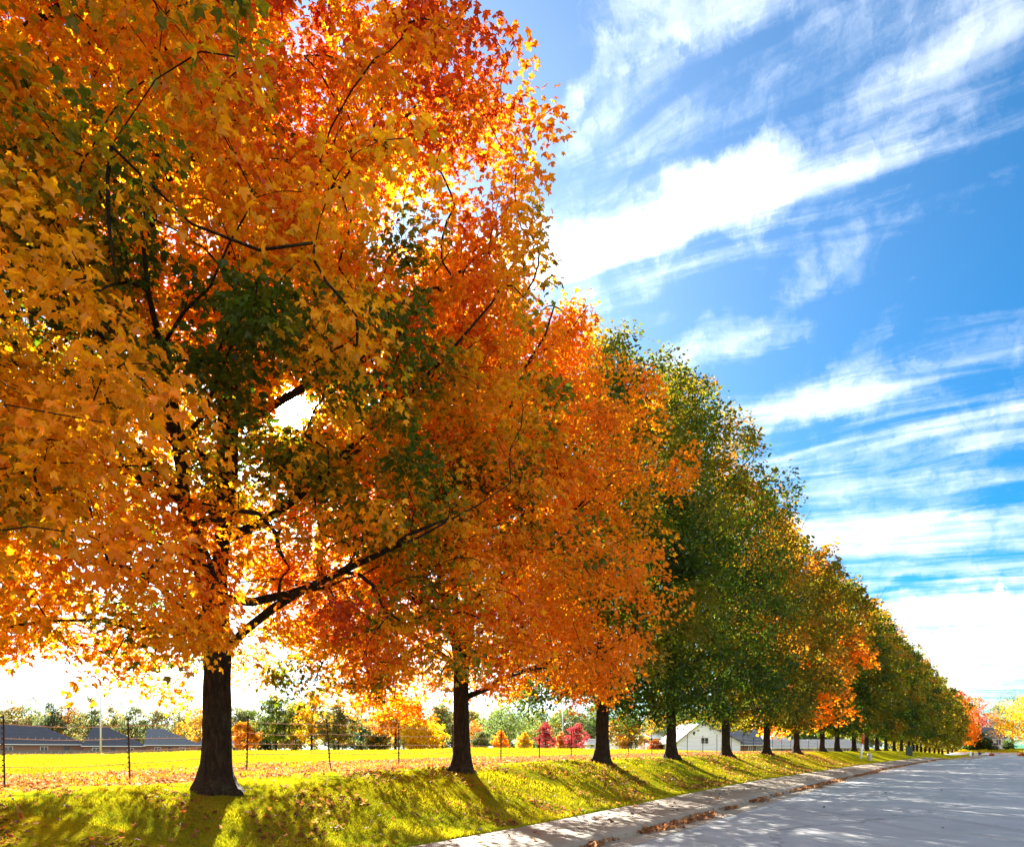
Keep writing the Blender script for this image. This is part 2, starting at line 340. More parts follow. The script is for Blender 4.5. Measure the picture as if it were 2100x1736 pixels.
M_BARK = bark_mat()

LOBE = [1.0]
def tree_data(seed, H, R, base, r0, nspray, nleaf, lsize, templ, cols, bias=(0, 0, 0), spread=.22, sr=.5, limbs=16, off=.5, twig=True, gapk=.0, sunhole=None, prof=PROF, lowg=0.0, jit=.09):
    """returns (trunk mesh builder, branch builder, crown mesh)"""
    rng = np.random.default_rng(seed)
    tr = MB(); br = MB()
    # trunk with flared roots
    r2 = np.random.default_rng(seed+9000)
    h0_ = np.array([-.15, 0, .07, .16, .3, .55, 1.0, 1.6, base*.95, base+.8, base+1.6]); wob0 = np.cumsum(rng.normal(0, .012, (11, 2)), 0)
    hs_ = np.concatenate([[-.15, 0, .05, .11, .2, .32], np.linspace(.5, base*.95, 9), [base+.8, base+1.6]]); wob = np.column_stack([np.interp(hs_, h0_, wob0[:, q]) for q in (0, 1)])
    k = 26; a = np.arange(k)*2*math.pi/k; fl = 1.0+.95*np.exp(-np.maximum(hs_, 0)/.22); ph = rng.uniform(0, 6.28, 3)
    rt = np.cos(3*a+ph[0])*.5+np.cos(5*a+ph[1])*.6
    mod = 1+.2*np.exp(-np.maximum(hs_, 0)/.34)[:, None]*rt[None]+.035*np.cos(4*a+ph[2])[None]+r2.normal(0, .022, (len(hs_), k))
    rad = r0*fl*np.interp(hs_, [0, base, base+1.6], [1.03, .93, .66])
    pts = np.column_stack([wob, hs_]); tr.tube(pts, rad, k, True, mod)
    # leaders and limbs
    nodes = []; nrad = []
    def addpoly(P, ra, kk=7):
        br.tube(P, ra, kk, True); nodes.append(P); nrad.append(ra)
    top0 = pts[-3]
    leads = []
    nl = 3 if R > 4 else 2
    for i in range(nl):
        az_ = i*2*math.pi/nl+rng.uniform(-.5, .5); st = top0+np.array([0, 0, -.25+.3*i]); sp = R*(.06 if i == 0 else .3)
        u = np.linspace(0, 1, 10)[:, None]; Lz = (H*(.9 if i == 0 else rng.uniform(.7, .85)*.9)-st[2])
        P = st+np.concatenate([np.cos(az_)*sp*u**.8, np.sin(az_)*sp*u**.8, Lz*u], 1); P[1:] += rng.normal(0, .06, (9, 3))*[1, 1, .3]
        ra = r0*(.62 if i == 0 else .5)*(1-u[:, 0]*.93)**.9+.012
        addpoly(P, ra, 8); leads.append((P, ra))
    for i in range(limbs):
        f = (i+.5)/limbs; h0 = base*.88+f**1.1*(H*.78-base); az_ = i*2.4+rng.uniform(-.4, .4)
        if h0 < top0[2]: st = np.array([0, 0, h0]); rr0 = r0*.42
        else:
            Pl, ral = leads[rng.integers(nl)]; j = int(np.argmin(abs(Pl[:, 2]-h0))); st = Pl[j]; rr0 = min(ral[j]*.75, r0*.34)
        hr = np.clip((h0+R*.35-base)/(H-base), 0, 1); L = R*np.interp(hr, *prof)*rng.uniform(.75, .95)
        rise = L*rng.uniform(.42, .7)*(1+.7*f); u = np.linspace(0, 1, 8)[:, None]
        P = st+np.concatenate([np.cos(az_)*L*u, np.sin(az_)*L*u, rise*(u**1.3 if f > .15 else u*1.1-.35*u*u)], 1)
        P[1:] += np.cumsum(rng.normal(0, .05*R/5, (7, 3)), 0); addpoly(P, rr0*(1-u[:, 0]*.9)+.01, 6)
        for q in range(4):                                        # forks of the limb
            j = 2+q; d = P[min(j+1, 7)]-P[j]; d /= np.linalg.norm(d); sgn = 1 if q % 2 else -1
            sdv = np.array([-d[1], d[0], .25])*sgn; L2 = L*rng.uniform(.3, .5); u2 = np.linspace(0, 1, 5)[:, None]
            P2 = P[j]+(d*.8+sdv*.7)*L2*u2+np.array([0, 0, .15*L2])*u2**2; P2[1:] += rng.normal(0, .04*R/5, (4, 3))
            addpoly(P2, rr0*(1-j/8)*.6*(1-u2[:, 0]*.85)+.006, 5)
    N = np.concatenate(nodes); NR = np.concatenate(nrad)
    # spray centres
    cn = clump(rng, 2.0*R/5, 5.5*R/5); gn = clump(rng, 1.3*R/5, 3.2*R/5, 8); pa = rng.uniform(0, 6.28, 6)
    C = []
    while len(C) < nspray:
        m_ = nspray*3; h = rng.uniform(0, 1, m_); a_ = rng.uniform(0, 6.28, m_)
        pr = np.interp(h, *prof)*(1+.10*np.sin(2*a_+pa[0]+5*h)+.12*np.sin(3*a_+pa[1]-9*h)+.12*np.sin(5*a_+pa[2]+17*h)+.11*np.sin(9*a_+pa[3]+31*h))
        keep = rng.uniform(0, 1, m_) < np.interp(h, *prof)**1.1
        rho = rng.uniform(0, 1, m_)**off*pr*R
        p = np.column_stack([np.cos(a_)*rho, np.sin(a_)*rho, base+h*(H-base)-.8*(rho/R)**2*np.clip(1-h*4, 0, 1)*min(1, base/2)])
        keep &= gn(p) > -1.25+gapk
        keep &= ~((h < .34) & (rho < R*(.55-h)*(sunhole is not None)))      # open heart of the low crown, where the bare limbs show
        C += list(p[keep])
    C = np.array(C[:nspray])
    # grow the twigs: every spray hangs from the nearest wood, older twigs included, and wood thickens with what it carries
    if sunhole is not None: C = C[np.linalg.norm((C-sunhole[0])-((C-sunhole[0])@sunhole[1])[:, None]*sunhole[1], axis=1) > sunhole[2]+.12]; nspray = len(C)
    nb = len(N); W = np.zeros((nb+3*nspray, 3)); W[:nb] = N; par = np.full(len(W), -1); cnt = np.zeros(len(W)); used = nb
    def cost(p, A): return np.linalg.norm(A-p, axis=1)+1.0*np.maximum(A[:, 2]-p[2]-.05, 0)+.6*np.maximum(np.linalg.norm(A[:, :2], axis=1)-np.linalg.norm(p[:2]), 0)
    d0 = np.array([cost(p, N).min() for p in C]); C = C[np.argsort(d0)]; Q = np.zeros_like(C); paths = []
    for i, p in enumerate(C):
        j = int(np.argmin(cost(p, W[:used]))); q = W[j]; Q[i] = q; D = p-q; ln_ = np.linalg.norm(D); prev = j
        side = rng.normal(0, .09*ln_, 3)
        for q_, u in enumerate((.35, .7, 1.0)):
            W[used] = q+D*u+side*math.sin(u*math.pi)+np.array([0, 0, .10*ln_*math.sin(u*math.pi)]); par[used] = prev; prev = used; used += 1
        paths.append((j, used-3, used-2, used-1)); k_ = prev
        while k_ >= nb: cnt[k_] += 1; k_ = par[k_]
    if twig:
        WR = .0045*np.maximum(cnt, 1)**.5+.001
        for (j, a1, a2, a3) in paths:
            if j < nb: r0_ = min(NR[j]*.8, WR[a1]*1.1)
            else: r0_ = WR[a1]
            br.tube(W[[j, a1, a2, a3]], np.array([r0_, WR[a1], WR[a2], WR[a3]]), 4 if WR[a1] > .012 else 3, False)
    # leaves
    per = nleaf//nspray; n = per*nspray; Ci = np.repeat(C, per, 0); Qi = np.repeat(Q, per, 0)
    outw = Ci-Qi; outw /= np.linalg.norm(outw, axis=1)[:, None]+1e-6
    rr = np.sqrt(rng.uniform(0, 1, n))*sr*np.repeat(rng.uniform(.7, 1.35, nspray), per); aa = rng.uniform(0, 6.28, n)
    L = np.column_stack([np.cos(aa)*rr, np.sin(aa)*rr, rng.normal(0, .16*sr*2, n)-.35*rr*rr/sr])
    tl = np.repeat(rng.normal(0, .35, (nspray, 2)), per, 0); L[:, 2] += L[:, 0]*tl[:, 0]+L[:, 1]*tl[:, 1]
    back = rng.uniform(0, 1, n)**3*.45
    P = Ci+L-(Ci-Qi)*back[:, None]
    tip = np.column_stack([np.cos(aa), np.sin(aa), rng.uniform(-1.1, .1, n)])+outw*.5+rng.normal(0, .45, (n, 3))
    nrm = np.array([0, 0, 1.0])+rng.normal(0, .55, (n, 3))
    size = lsize*rng.uniform(.55, 1.3, n)
    hr = (P[:, 2]-base)/(H-base)
    tval = .5+spread*cn(P)+bias[0]*(hr-.5)+bias[1]*P[:, 0]/R+bias[2]*P[:, 1]/R+rng.normal(0, jit, n)-lowg*np.exp(-((hr-.24)/.1)**2)+1.8*lowg*np.exp(-(np.maximum(hr, 0)/.13)**2)
    col = ramp_np(tval, cols)*rng.uniform(.72, 1.2, n)[:, None]
    if sunhole is not None:                                      # the opening in this crown that the low sun stands in
        o_, d_, rad_ = sunhole; vv = P-o_; dist = np.linalg.norm(vv-(vv@d_)[:, None]*d_, axis=1); ok = (dist > rad_) | (rng.uniform(0, 1, n) < .015)
        P, tip, nrm, size, col = P[ok], tip[ok], nrm[ok], size[ok], col[ok]
    crown = leaf_mesh('crown', P, tip, nrm, size, col, templ); crown.materials.append(M_LEAF)
    return tr, br, crown
def place_tree(name, label, cat, group, X, Y, data, rz=0.0, sc=1.0, share=None, sink=.03):
    e = empty(name, (X, Y, gz(X, Y)-sink), rz); tag(e, label, cat, group); e.scale = (sc, sc, sc)
    if share is None:
        tr, br, crown = data
        t = tr.build('trunk', M_BARK, e, True); b = br.build('branches', M_BARK, e, True); c = link('crown', crown, e)
        return e, (t.data, b.data, crown)
    for nm, d in zip(('trunk', 'branches', 'crown'), share): link(nm, d, e)
    return e, share

# the row of maples along the sidewalk: photo column, depth, then the looks
XS = [440, 944, 1232, 1378, 1490, 1572, 1633, 1686, 1717, 1749.5, 1776.6, 1799, 1816, 1833.6, 1847, 1862, 1872.5, 1880, 1888.5, 1897, 1906, 1915.6, 1924.6, 1932, 1944, 1951.7, 1960.7]
def zrow(i): return 12.5*1555/(1995-XS[i]) if i < 9 else 70+7.5*(i-8)
GRP = 'maples in a row along the sidewalk'
LAB = {-1: 'golden and olive maple at left edge, only its crown in view',
 0: 'nearest full maple with stout dark trunk, gold crown turning red at the top',
 1: 'second orange maple from the left trunk, leaves glowing orange',
 2: 'green maple beside the orange ones, trunk third from the left',
 3: 'tall dark green maple with rust tinged top, trunk fourth from the left',
 4: 'olive and bronze maple, trunk fifth from the left',
 5: 'bronze green maple, trunk sixth from the left, before the bright orange one',
 6: 'maple with bright orange lower leaves, trunk seventh from the left',
 7: 'dark green maple, trunk eighth from the left, right of the bright orange one',
 8: 'bronze maple, trunk ninth from the left, just left of the marker post',
 9: 'tenth maple from the left, dark green crown', 10: 'eleventh maple from the left, behind the leaning marker post',
 11: 'twelfth maple from the left, just right of the beige pedestal'}
ORD = ['thirteenth', 'fourteenth', 'fifteenth', 'sixteenth', 'seventeenth', 'eighteenth', 'nineteenth', 'twentieth', 'twenty first', 'twenty second', 'twenty third', 'twenty fourth', 'twenty fifth', 'twenty sixth', 'twenty seventh']
def rel(X, Y): return np.array([-X, -Y, CAMZ-gz(X, Y)+.03])
dirn = np.array(SUN_DIR)
WARM = [GREEN, OLIVE, GOLD, GOLD, ORANGE, (.80, .16, .006), RED, RED]
PT2 = ([0, .06, .15, .3, .5, .7, .85, .95, 1], [.7, .9, .97, 1, .97, .85, .66, .36, .1])
PT1 = ([0, .06, .15, .3, .5, .7, .8, .92, 1], [.74, .9, .97, 1, .98, .74, .46, .22, .05])
def front_row():
    # T0 left of frame
    X, Y = xy(1.7, 10.9)
    place_tree('maple_tree', LAB[-1], 'maple tree', GRP, X, Y, tree_data(5, 16.5, 5.6, 2.3, .27, 1300, 96000, .104, MAPLE, [GREEN, OLIVE, GOLD, GOLD, GOLD, ORANGE], (.1, .1, 0), .19, .46, twig=1, gapk=.3, lowg=.33, sunhole=(rel(X, Y), dirn, .28)))
    X, Y = at(XS[0], zrow(0))
    place_tree('maple_tree', LAB[0], 'maple tree', GRP, X, Y, tree_data(11, 16.2, 5.5, 2.35, .24, 2100, 165000, .096, MAPLE, WARM, (.82, .08, 0), .22, .36, limbs=18, twig=1, sunhole=(rel(X, Y), dirn, .28), lowg=.2, gapk=.35, prof=PT1))
    X, Y = at(XS[1], zrow(1))
    place_tree('maple_tree', LAB[1], 'maple tree', GRP, X, Y, tree_data(23, 12.7, 5.05, 2.2, .20, 1300, 118000, .099, MAPLE, [GREEN, GOLD, ORANGE, ORANGE, ORANGE, RUST], (.12, 0, 0), .17, .44, twig=1, lowg=.1, jit=.12, gapk=.2, prof=PT2, sunhole=(rel(X, Y), dirn, .3)))
    X, Y = at(XS[2], zrow(2))
    place_tree('maple_tree', LAB[2], 'maple tree', GRP, X, Y, tree_data(31, 14.8, 5.2, 2.4, .235, 1050, 82000, .14, KITE, [DGREEN, DGREEN, GREEN, OLIVED, OLIVED, BROWN], (.35, 0, 0), .17, .5, twig=1))
    X, Y = at(XS[3], zrow(3))
    place_tree('maple_tree', LAB[3], 'maple tree', GRP, X, Y, tree_data(37, 16.6, 4.9, 2.0, .22, 950, 76000, .15, KITE, [DGREEN, DGREEN, GREEN, OLIVED, RUST], (.55, 0, 0), .18, .5, twig=1))
    X, Y = at(XS[4], zrow(4))
    place_tree('maple_tree', LAB[4], 'maple tree', GRP, X, Y, tree_data(41, 15, 4.9, 2.0, .22, 800, 58000, .165, KITE, [DGREEN, OLIVED, OLIVED, RUST, RUST], (.35, 0, 0), .18, .5, twig=1))
    # farther ones share a few grown shapes
    kinds = {'bronze': [DGREEN, OLIVED, OLIVED, BROWN, RUST], 'orange': [DGREEN, OLIVED, OLIVED, RUST, BRIGHT, BRIGHT], 'dark': [DGREEN, DGREEN, GREEN, OLIVE, RUST], 'olive': [DGREEN, GREEN, OLIVED, BROWN, RUST]}
    pool = {}
    for q, (k, c) in enumerate(kinds.items()):
        pool[k] = tree_data(60+q, 16.6, 5.1, 2.2, .225, 520, 34000, .24, QUAD, c, (.5 if k != 'orange' else -1.1, 0, 0), .2, .55, limbs=12)
    for k, c in (('far', [GREEN, OLIVED, OLIVED, BROWN]), ('farorange', [ORANGE, BRIGHT, RED])):
        pool[k] = tree_data(80+len(k), 17, 5.4, 2.2, .25, 300, 9000, .42, QUAD, c, (.1, 0, 0), .2, .6, limbs=10)
    shared = {}
    seq = {5: 'bronze', 6: 'orange', 7: 'dark', 8: 'bronze', 9: 'dark', 10: 'olive', 11: 'dark', 12: 'olive', 13: 'bronze', 14: 'dark', 15: 'olive'}
    hsz = {5: .93, 6: .95, 7: .93, 8: 1.02, 9: 1.0, 10: 1.0, 11: 1.05}
    rg = random.Random(4)
    for i in range(5, len(XS)):
        k = seq.get(i, 'far' if i < len(XS)-2 else 'farorange'); X, Y = at(XS[i], zrow(i))
        lab = LAB.get(i) or '%s maple trunk from the left in the long row' % ORD[i-12]
        e, shared[k] = place_tree('maple_tree', lab, 'maple tree', GRP, X, Y, pool[k], rg.uniform(0, 6.28) if k in shared else 0, hsz.get(i, rg.uniform(.94, 1.04)), shared.get(k))
front_row()

# ------------------------------------------------------------------ grass blades and fallen leaves
rng = np.random.default_rng(77)
def scatter(n, s0, s1, o0, o1, spow=1.0, opow=1.0):
    s = s0+(s1-s0)*rng.uniform(0, 1, n)**spow; o = o0+(o1-o0)*rng.uniform(0, 1, n)**opow
    return (s,)+xy(s, o+curve(s))
def blades(name, label, n, zmin, zmax, tmin, tmax, omin, omax, h0, h1, wid, cols, dens=None):
    q = rng.uniform(0, 1, n); Y = 1/((1/zmin)*(1-q)+(1/zmax)*q); t = rng.uniform(tmin, tmax, n); X = t*Y
    s, o = so(X, Y); oc = o-curve(s); cn = clump(np.random.default_rng(9), .5, 3.0, 8)
    P = np.column_stack([X, Y, 0*X]); cv = cn(P); ok = (oc > omin) & (oc < omax)
    if dens is not None: ok &= rng.uniform(0, 1, n) < dens(cv, oc)
    P = P[ok]; cv = cv[ok]; Y = Y[ok]; P[:, 2] = ground(P[:, 0], P[:, 1])-.008; m = len(P)
    tip = rng.normal(0, .45, (m, 3)); tip[:, 2] = 1.0
    nrm = rng.normal(0, 1, (m, 3)); nrm[:, 2] *= .2
    hgt = rng.uniform(h0, h1, m)*(1+.35*cv.clip(-1, 1.5))
    wsc = wid*np.clip(Y/12, .8, 4)/hgt
    T = np.array([(-.5, 0, 0), (.5, 0, 0), (.12, .72, .1), (0, 1, .22)])
    col = ramp_np(.5+.2*cv+rng.normal(0, .16, m), cols)
    tip /= np.linalg.norm(tip, axis=1)[:, None]; nrm -= (nrm*tip).sum(1)[:, None]*tip; nrm /= np.linalg.norm(nrm, axis=1)[:, None]
    sd_ = np.cross(tip, nrm); TT = np.repeat(T[None], m, 0)*hgt[:, None, None]; TT[..., 0] *= wsc[:, None]
    V = P[:, None]+TT[..., 0:1]*sd_[:, None]+TT[..., 1:2]*tip[:, None]+TT[..., 2:3]*nrm[:, None]
    me = raw_mesh(name, V.reshape(-1, 3), np.arange(m*4).reshape(m, 4)); A = me.attributes.new('leafcol', 'FLOAT_COLOR', 'POINT')
    c4 = np.ones((m, 4, 4), np.float32); c4[..., :3] = col[:, None]; A.data.foreach_set('color', c4.ravel()); me.materials.append(M_GBL)
    tag(link(name, me), label, 'grass', None, 'stuff')
GB = [(.06, .12, .005), (.19, .235, .006), (.40, .34, .006), (.58, .46, .008)]
blades('grass', 'short lit grass of the bank beside the sidewalk', 330000, 9.5, 60, -.8, .52, 7.22, 14.5, .03, .07, .007, GB)
blades('grass', 'rough yellow grass of the field behind the fence', 150000, 14, 110, -.8, .3, 14.5, 90, .06, .16, .009, [(.18, .17, .006), (.34, .25, .006), (.5, .35, .01)], lambda cv, oc: np.where((oc > 14.8) & (oc < 20.5), .3, 1.0))
def litter(name, label, s, X, Y, z, size, cols, tilt=.35, lift=.012):
    m = len(X); P = np.column_stack([X, Y, z+rng.uniform(.0, lift, m)])
    tip = rand_unit(rng, m); tip[:, 2] *= tilt*.6; nrm = np.array([0, 0, 1.])+rng.normal(0, tilt, (m, 3))
    col = ramp_np(rng.uniform(0, 1, m), cols)*rng.uniform(.6, 1.15, m)[:, None]
    T = MAPLE.copy(); T[:, 2] = np.abs(T[:, 2])*.9
    me = leaf_mesh(name, P, tip, nrm, size*rng.uniform(.6, 1.25, m), col, T); me.materials.append(M_LEAF)
    tag(link(name, me), label, 'leaf litter', None, 'stuff')
LC = [(.08, .035, .015), (.17, .075, .025), (.28, .12, .03), (.38, .15, .03), (.40, .22, .07), (.42, .10, .02), (.5, .3, .03)]
cl2 = clump(np.random.default_rng(3), 1.0, 4.5, 9)
def filt(s, X, Y, thr, soft=.35):
    c = cl2(np.column_stack([X, Y, 0*X])); k = rng.uniform(0, 1, len(X)) < np.clip((c-thr)/soft, .12, 1); return s[k], X[k], Y[k]
s, X, Y = filt(*scatter(21000, -2, 60, 7.3, 13.0, 1.15, 1.2), .15)
litter('fallen_leaves', 'brown and gold leaves scattered over the grass bank', s, X, Y, ground(X, Y)+.02, .085, LC, .5, .03)
s, X, Y = filt(*scatter(60000, -10, 75, 13.2, 22.0, 1.1, 1.0), -.5)
litter('fallen_leaves', 'orange leaf litter lying along the wire fence', s, X, Y, ground(X, Y)+.025, .10, [(.34, .10, .025), (.42, .17, .06), (.40, .13, .03), (.36, .07, .02), (.5, .28, .14)], .5, .06)
s = rng.uniform(2, 140, 15000)**1.0; cg = np.sin(s*.9)+np.sin(s*2.3+1)+np.sin(s*.37+2); k = rng.uniform(0, 1, len(s)) < np.clip((cg+.6)/1.6, .05, 1); s = s[k]
o = 5.44-np.abs(rng.normal(0, .14, len(s)))*np.clip(.6+.4*cg[k], .3, 2); X, Y = xy(s, o+curve(s))
litter('fallen_leaves', 'drift of russet leaves heaped in the gutter', s, X, Y, Rd(s)+CAMZ+.0, .09, [(.20, .08, .04), (.34, .15, .06), (.45, .2, .08), (.5, .3, .16), (.4, .12, .05)], .8, .07)
s, X, Y = scatter(260, 3, 90, 5.75, 7.1, 1.3); litter('fallen_leaves', 'few dry leaves strewn on the sidewalk', s, X, Y, Rd(s)+CAMZ+.165+(swr(s)-.157)*.5, .08, LC[:4], .5, .01)
s, X, Y = scatter(60, 3, 90, -6, 4.8, 1.3); litter('fallen_leaves', 'few dry leaves strewn on the road', s, X, Y, Rd(s)+CAMZ+.045, .08, LC[:3], .5, .01)

# ------------------------------------------------------------------ wire fence
M_POST = simple('rusty steel', (.05, .035, .028), .7, .4, 20, .3); M_WIRE = simple('galvanised wire', (.55, .5, .42), .35, .2, 30, metal=.6)
FO = 16.8
def fpos(x):
    t = (x-CX)/F; Z = FO/(SN-t*CS); return t*Z, Z
fxs = [-330, 10, 267, 506, 678, 818, 930, 1027, 1106, 1171, 1235, 1289, 1337, 1378, 1409, 1441, 1470, 1500, 1524, 1545, 1566, 1584, 1603, 1621, 1640, 1658, 1676]
e = empty('wire_fence', (*fpos(267), gz(*fpos(267)))); tag(e, 'wire strand fence on thin dark steel posts across the field edge', 'fence'); fr = random.Random(8)
ox, oy, oz = e.location; tops = []
for i, x in enumerate(fxs):
    X, Y = fpos(x); z = gz(X, Y); h = fr.choice([1.42, 1.5, 1.56]) if i > 3 else [1.5, 1.5, 1.5, 1.62][i]
    lx, ly = fr.uniform(-.05, .05), fr.uniform(-.03, .03)
    if x == 678: lx = -.13
    b = MB(); u = np.linspace(-.2, h, 9); b.tube(np.column_stack([X-ox+lx*u/h, Y-oy+ly*u/h, z-oz+u]), [.02]*9, 4)
    for q in np.arange(.25, h-.02, .11): b.box(X-ox+lx*q/h-.03, X-ox+lx*q/h+.03, Y-oy-.03, Y-oy-.018, z-oz+q, z-oz+q+.03)
    b.build('fence_post', M_POST, e); tops.append(np.array([X-ox+lx, Y-oy+ly, z-oz+h]))
for hh in (.16, .46, .76, 1.05):
    b = MB()
    for a, c in zip(tops[:-1], tops[1:]):
        u = np.linspace(0, 1, 6)[:, None]; P = a+(c-a)*u; P[:, 2] -= hh+.05*np.sin(u[:, 0]*math.pi)*fr.uniform(.2, 1.3)
        b.tube(P, [.007]*6, 4, False)
        for q in np.linspace(.05, .95, 16): b.tube([a+(c-a)*q+[0, 0, -hh-.02], a+(c-a)*q+[.01, .02, -hh+.02]], [.004, .004], 3, False)
    b.build('wire_strand', M_WIRE, e)
b = MB(); b.tube([(0, 0, 0), (0, 0, .12)], [.22, .1], 8)

# ------------------------------------------------------------------ houses
M_ROOF = simple('dark shingle', (.075, .08, .095), .8, .3, 3, .4); M_ROOF2 = simple('grey shingle', (.13, .14, .155), .8, .25, 3, .4)
M_BRICK = simple('brown brick', (.25, .13, .09), .85, .3, 6, .3); M_WHITE = simple('white siding', (.78, .80, .84), .6, .06, 2); M_TRIM = simple('pale trim', (.7, .7, .68), .6, .1, 4)
M_PANE = simple('window glass', (.03, .04, .05), .08, .2, 2); M_WOOD = simple('weathered wood', (.17, .15, .13), .85, .35, 12, .4); M_DOOR = simple('dark door', (.05, .05, .06), .5)
M_BEIGE = simple('beige plastic', (.42, .38, .30), .6, .12, 5); M_DGREEN = simple('dark green metal', (.035, .06, .05), .5, .2, 6); M_REDP = simple('orange red plastic', (.65, .06, .02), .5, .1, 5)
M_GALV = simple('galvanised pole', (.5, .5, .48), .45, .15, 6, metal=.3); M_ORW = simple('tan render', (.5, .42, .34), .8, .1, 3)
def house(name, label, cat, x0, x1, Z, base, eave, ridge, D, kind, wm, rm, ops=(), rdg=None, ov=.45, group=None, doors=(), turn=False):
    """x0,x1,base,eave,ridge are photo coordinates read at depth Z; kind hip, side (ridge along x) or gable (ridge away)"""
    k = Z/F; X0 = (x0-CX)*k; zb = (HY-base)*k+CAMZ; H = (base-eave)*k; Rr = (base-ridge)*k
    an = -math.atan(((x0+x1)/2-CX)/F) if turn else 0.0
    def lx(p): return ((p-CX)/F*Z-X0)/(math.cos(an)-(p-CX)/F*math.sin(an))
    L = lx(x1)
    e = empty(name, (X0, Z, zb), an); tag(e, label, cat, group)
    w_ = MB(); w_.box(0, L, 0, D, -1.8, H)
    if kind == 'side':
        for xx in (0, L-.12): w_.add([(xx, 0, H), (xx, D, H), (xx, D/2, Rr-.1), (xx+.12, 0, H), (xx+.12, D, H), (xx+.12, D/2, Rr-.1)], [(0, 1, 2), (3, 5, 4), (0, 2, 5, 3), (1, 4, 5, 2)])
    pk = L/2 if rdg is None else lx(rdg[0])
    if kind == 'gable':
        for yy in (0, D-.12): w_.add([(0, yy, H), (L, yy, H), (pk, yy, Rr-.1), (0, yy+.12, H), (L, yy+.12, H), (pk, yy+.12, Rr-.1)], [(0, 1, 2), (3, 5, 4), (0, 2, 5, 3), (1, 4, 5, 2)])
    w_.build('wall', wm, e)
    r = MB(); t = .16
    if kind == 'gable': prof = [(-ov, H-ov*(Rr-H)/pk), (pk, Rr), (L+ov, H-ov*(Rr-H)/(L-pk))]; V = [(x, y, z+d) for y in (-ov, D+ov) for (x, z) in prof for d in (.02, t)]
    if kind == 'gable': r.add(V, [(0, 1, 3, 2), (2, 3, 5, 4), (6, 8, 9, 7), (8, 10, 11, 9), (1, 7, 9, 3), (3, 9, 11, 5), (0, 2, 8, 6), (2, 4, 10, 8), (0, 6, 7, 1), (4, 5, 11, 10)])
    else:
        a, b_ = (-ov, L+ov) if kind == 'side' else (lx(rdg[0]), lx(rdg[1]))
        V = [(-ov, -ov, H), (L+ov, -ov, H), (L+ov, D+ov, H), (-ov, D+ov, H), (a, D/2, Rr), (b_, D/2, Rr)]; V += [(x, y, z-t) for x, y, z in V[:4]]
        r.add(V, [(0, 1, 5, 4), (1, 2, 5), (2, 3, 4, 5), (3, 0, 4), (0, 6, 7, 1), (1, 7, 8, 2), (2, 8, 9, 3), (3, 9, 6, 0), (6, 9, 8, 7)])
        for c in range(1, 6):                                    # shingle courses standing a little proud
            f = c/6; r.add([(-ov+(a+ov)*f, -ov+(D/2+ov)*f-.03, H+(Rr-H)*f+.012), (L+ov+(b_-L-ov)*f, -ov+(D/2+ov)*f-.03, H+(Rr-H)*f+.012), (L+ov+(b_-L-ov)*f, -ov+(D/2+ov)*f+.1, H+(Rr-H)*f+.05), (-ov+(a+ov)*f, -ov+(D/2+ov)*f+.1, H+(Rr-H)*f+.05)], [(0, 1, 2, 3)])
    r.build('roof', rm, e)
    if kind != 'gable': g = MB(); g.box(-ov-.06, L+ov+.06, -ov-.12, -ov-.003, H-.17, H-.02); g.build('rain_gutter', M_TRIM, e)
    for (a, b_, c, d) in ops:
        a, b_ = lx(a), lx(b_); c, d = (base-c)*k, (base-d)*k; f = MB()
        f.box(a-.08, a, -.05, .02, c-.08, d+.08).box(b_, b_+.08, -.05, .02, c-.08, d+.08).box(a, b_, -.05, .02, d, d+.08).box(a, b_, -.06, .02, c-.08, c).box((a+b_)/2-.03, (a+b_)/2+.03, -.045, .02, c, d)
        fo = f.build('window', M_TRIM, e); p = MB(); p.box(a, b_, -.02, -.004, c, d); p.build('pane', M_PANE, fo)
    for (a, b_, d) in doors:
        a, b_ = lx(a), lx(b_); p = MB(); p.box(a, b_, -.05, -.003, .02, (base-d)*k); do = p.build('door', M_DOOR, e); q = MB(); q.box(b_-.15, b_-.08, -.1, -.05, 1.0, 1.08); q.build('handle', M_TRIM, do)
    return e
GH = 'grey roofed houses behind the wooden fence'
house('house', 'leftmost low brick house with wide dark grey hip roof', 'house', -60, 176, 152, 1551, 1524, 1482, 12, 'hip', M_BRICK, M_ROOF, [(8, 26, 1545, 1530), (84, 98, 1545, 1530)], (-20, 82), turn=True, group=GH, doors=[(132, 143, 1528)])
house('house', 'dark hip roofed brick house right behind the tall pale pole', 'house', 172, 300, 158, 1551, 1528, 1486, 12, 'hip', M_BRICK, M_ROOF, [(190, 205, 1546, 1533), (262, 274, 1546, 1533)], (190, 218), turn=True, group=GH, doors=[(228, 236, 1531)])
house('house', 'grey hip roofed house just left of the nearest maple trunk', 'house', 300, 410, 163, 1549, 1526, 1491, 12, 'hip', M_BRICK, M_ROOF2, [(318, 330, 1545, 1532), (368, 380, 1545, 1532)], (300, 332), turn=True, group=GH, doors=[(345, 352, 1529)])
house('house', 'low grey house mostly hidden behind the nearest maple trunk', 'house', 405, 500, 172, 1546, 1526, 1503, 12, 'hip', M_BRICK, M_ROOF2, [(478, 490, 1541, 1529)], (425, 470), turn=True, group=GH)
house('barn', 'white gabled barn with one pale window beyond the fence', 'barn', 1389, 1518, 120, 1539, 1520, 1479, 16, 'gable', M_WHITE, M_ROOF2, [(1438, 1452, 1523, 1512)], (1440, 0))
house('house', 'brick house with blue grey roof beside the white barn', 'house', 1500, 1566, 134, 1540, 1526, 1490, 13, 'side', M_BRICK, M_ROOF2, [(1535, 1543, 1538, 1530), (1552, 1560, 1538, 1530)])
GF = 'long grey roofed houses beyond the far fence'
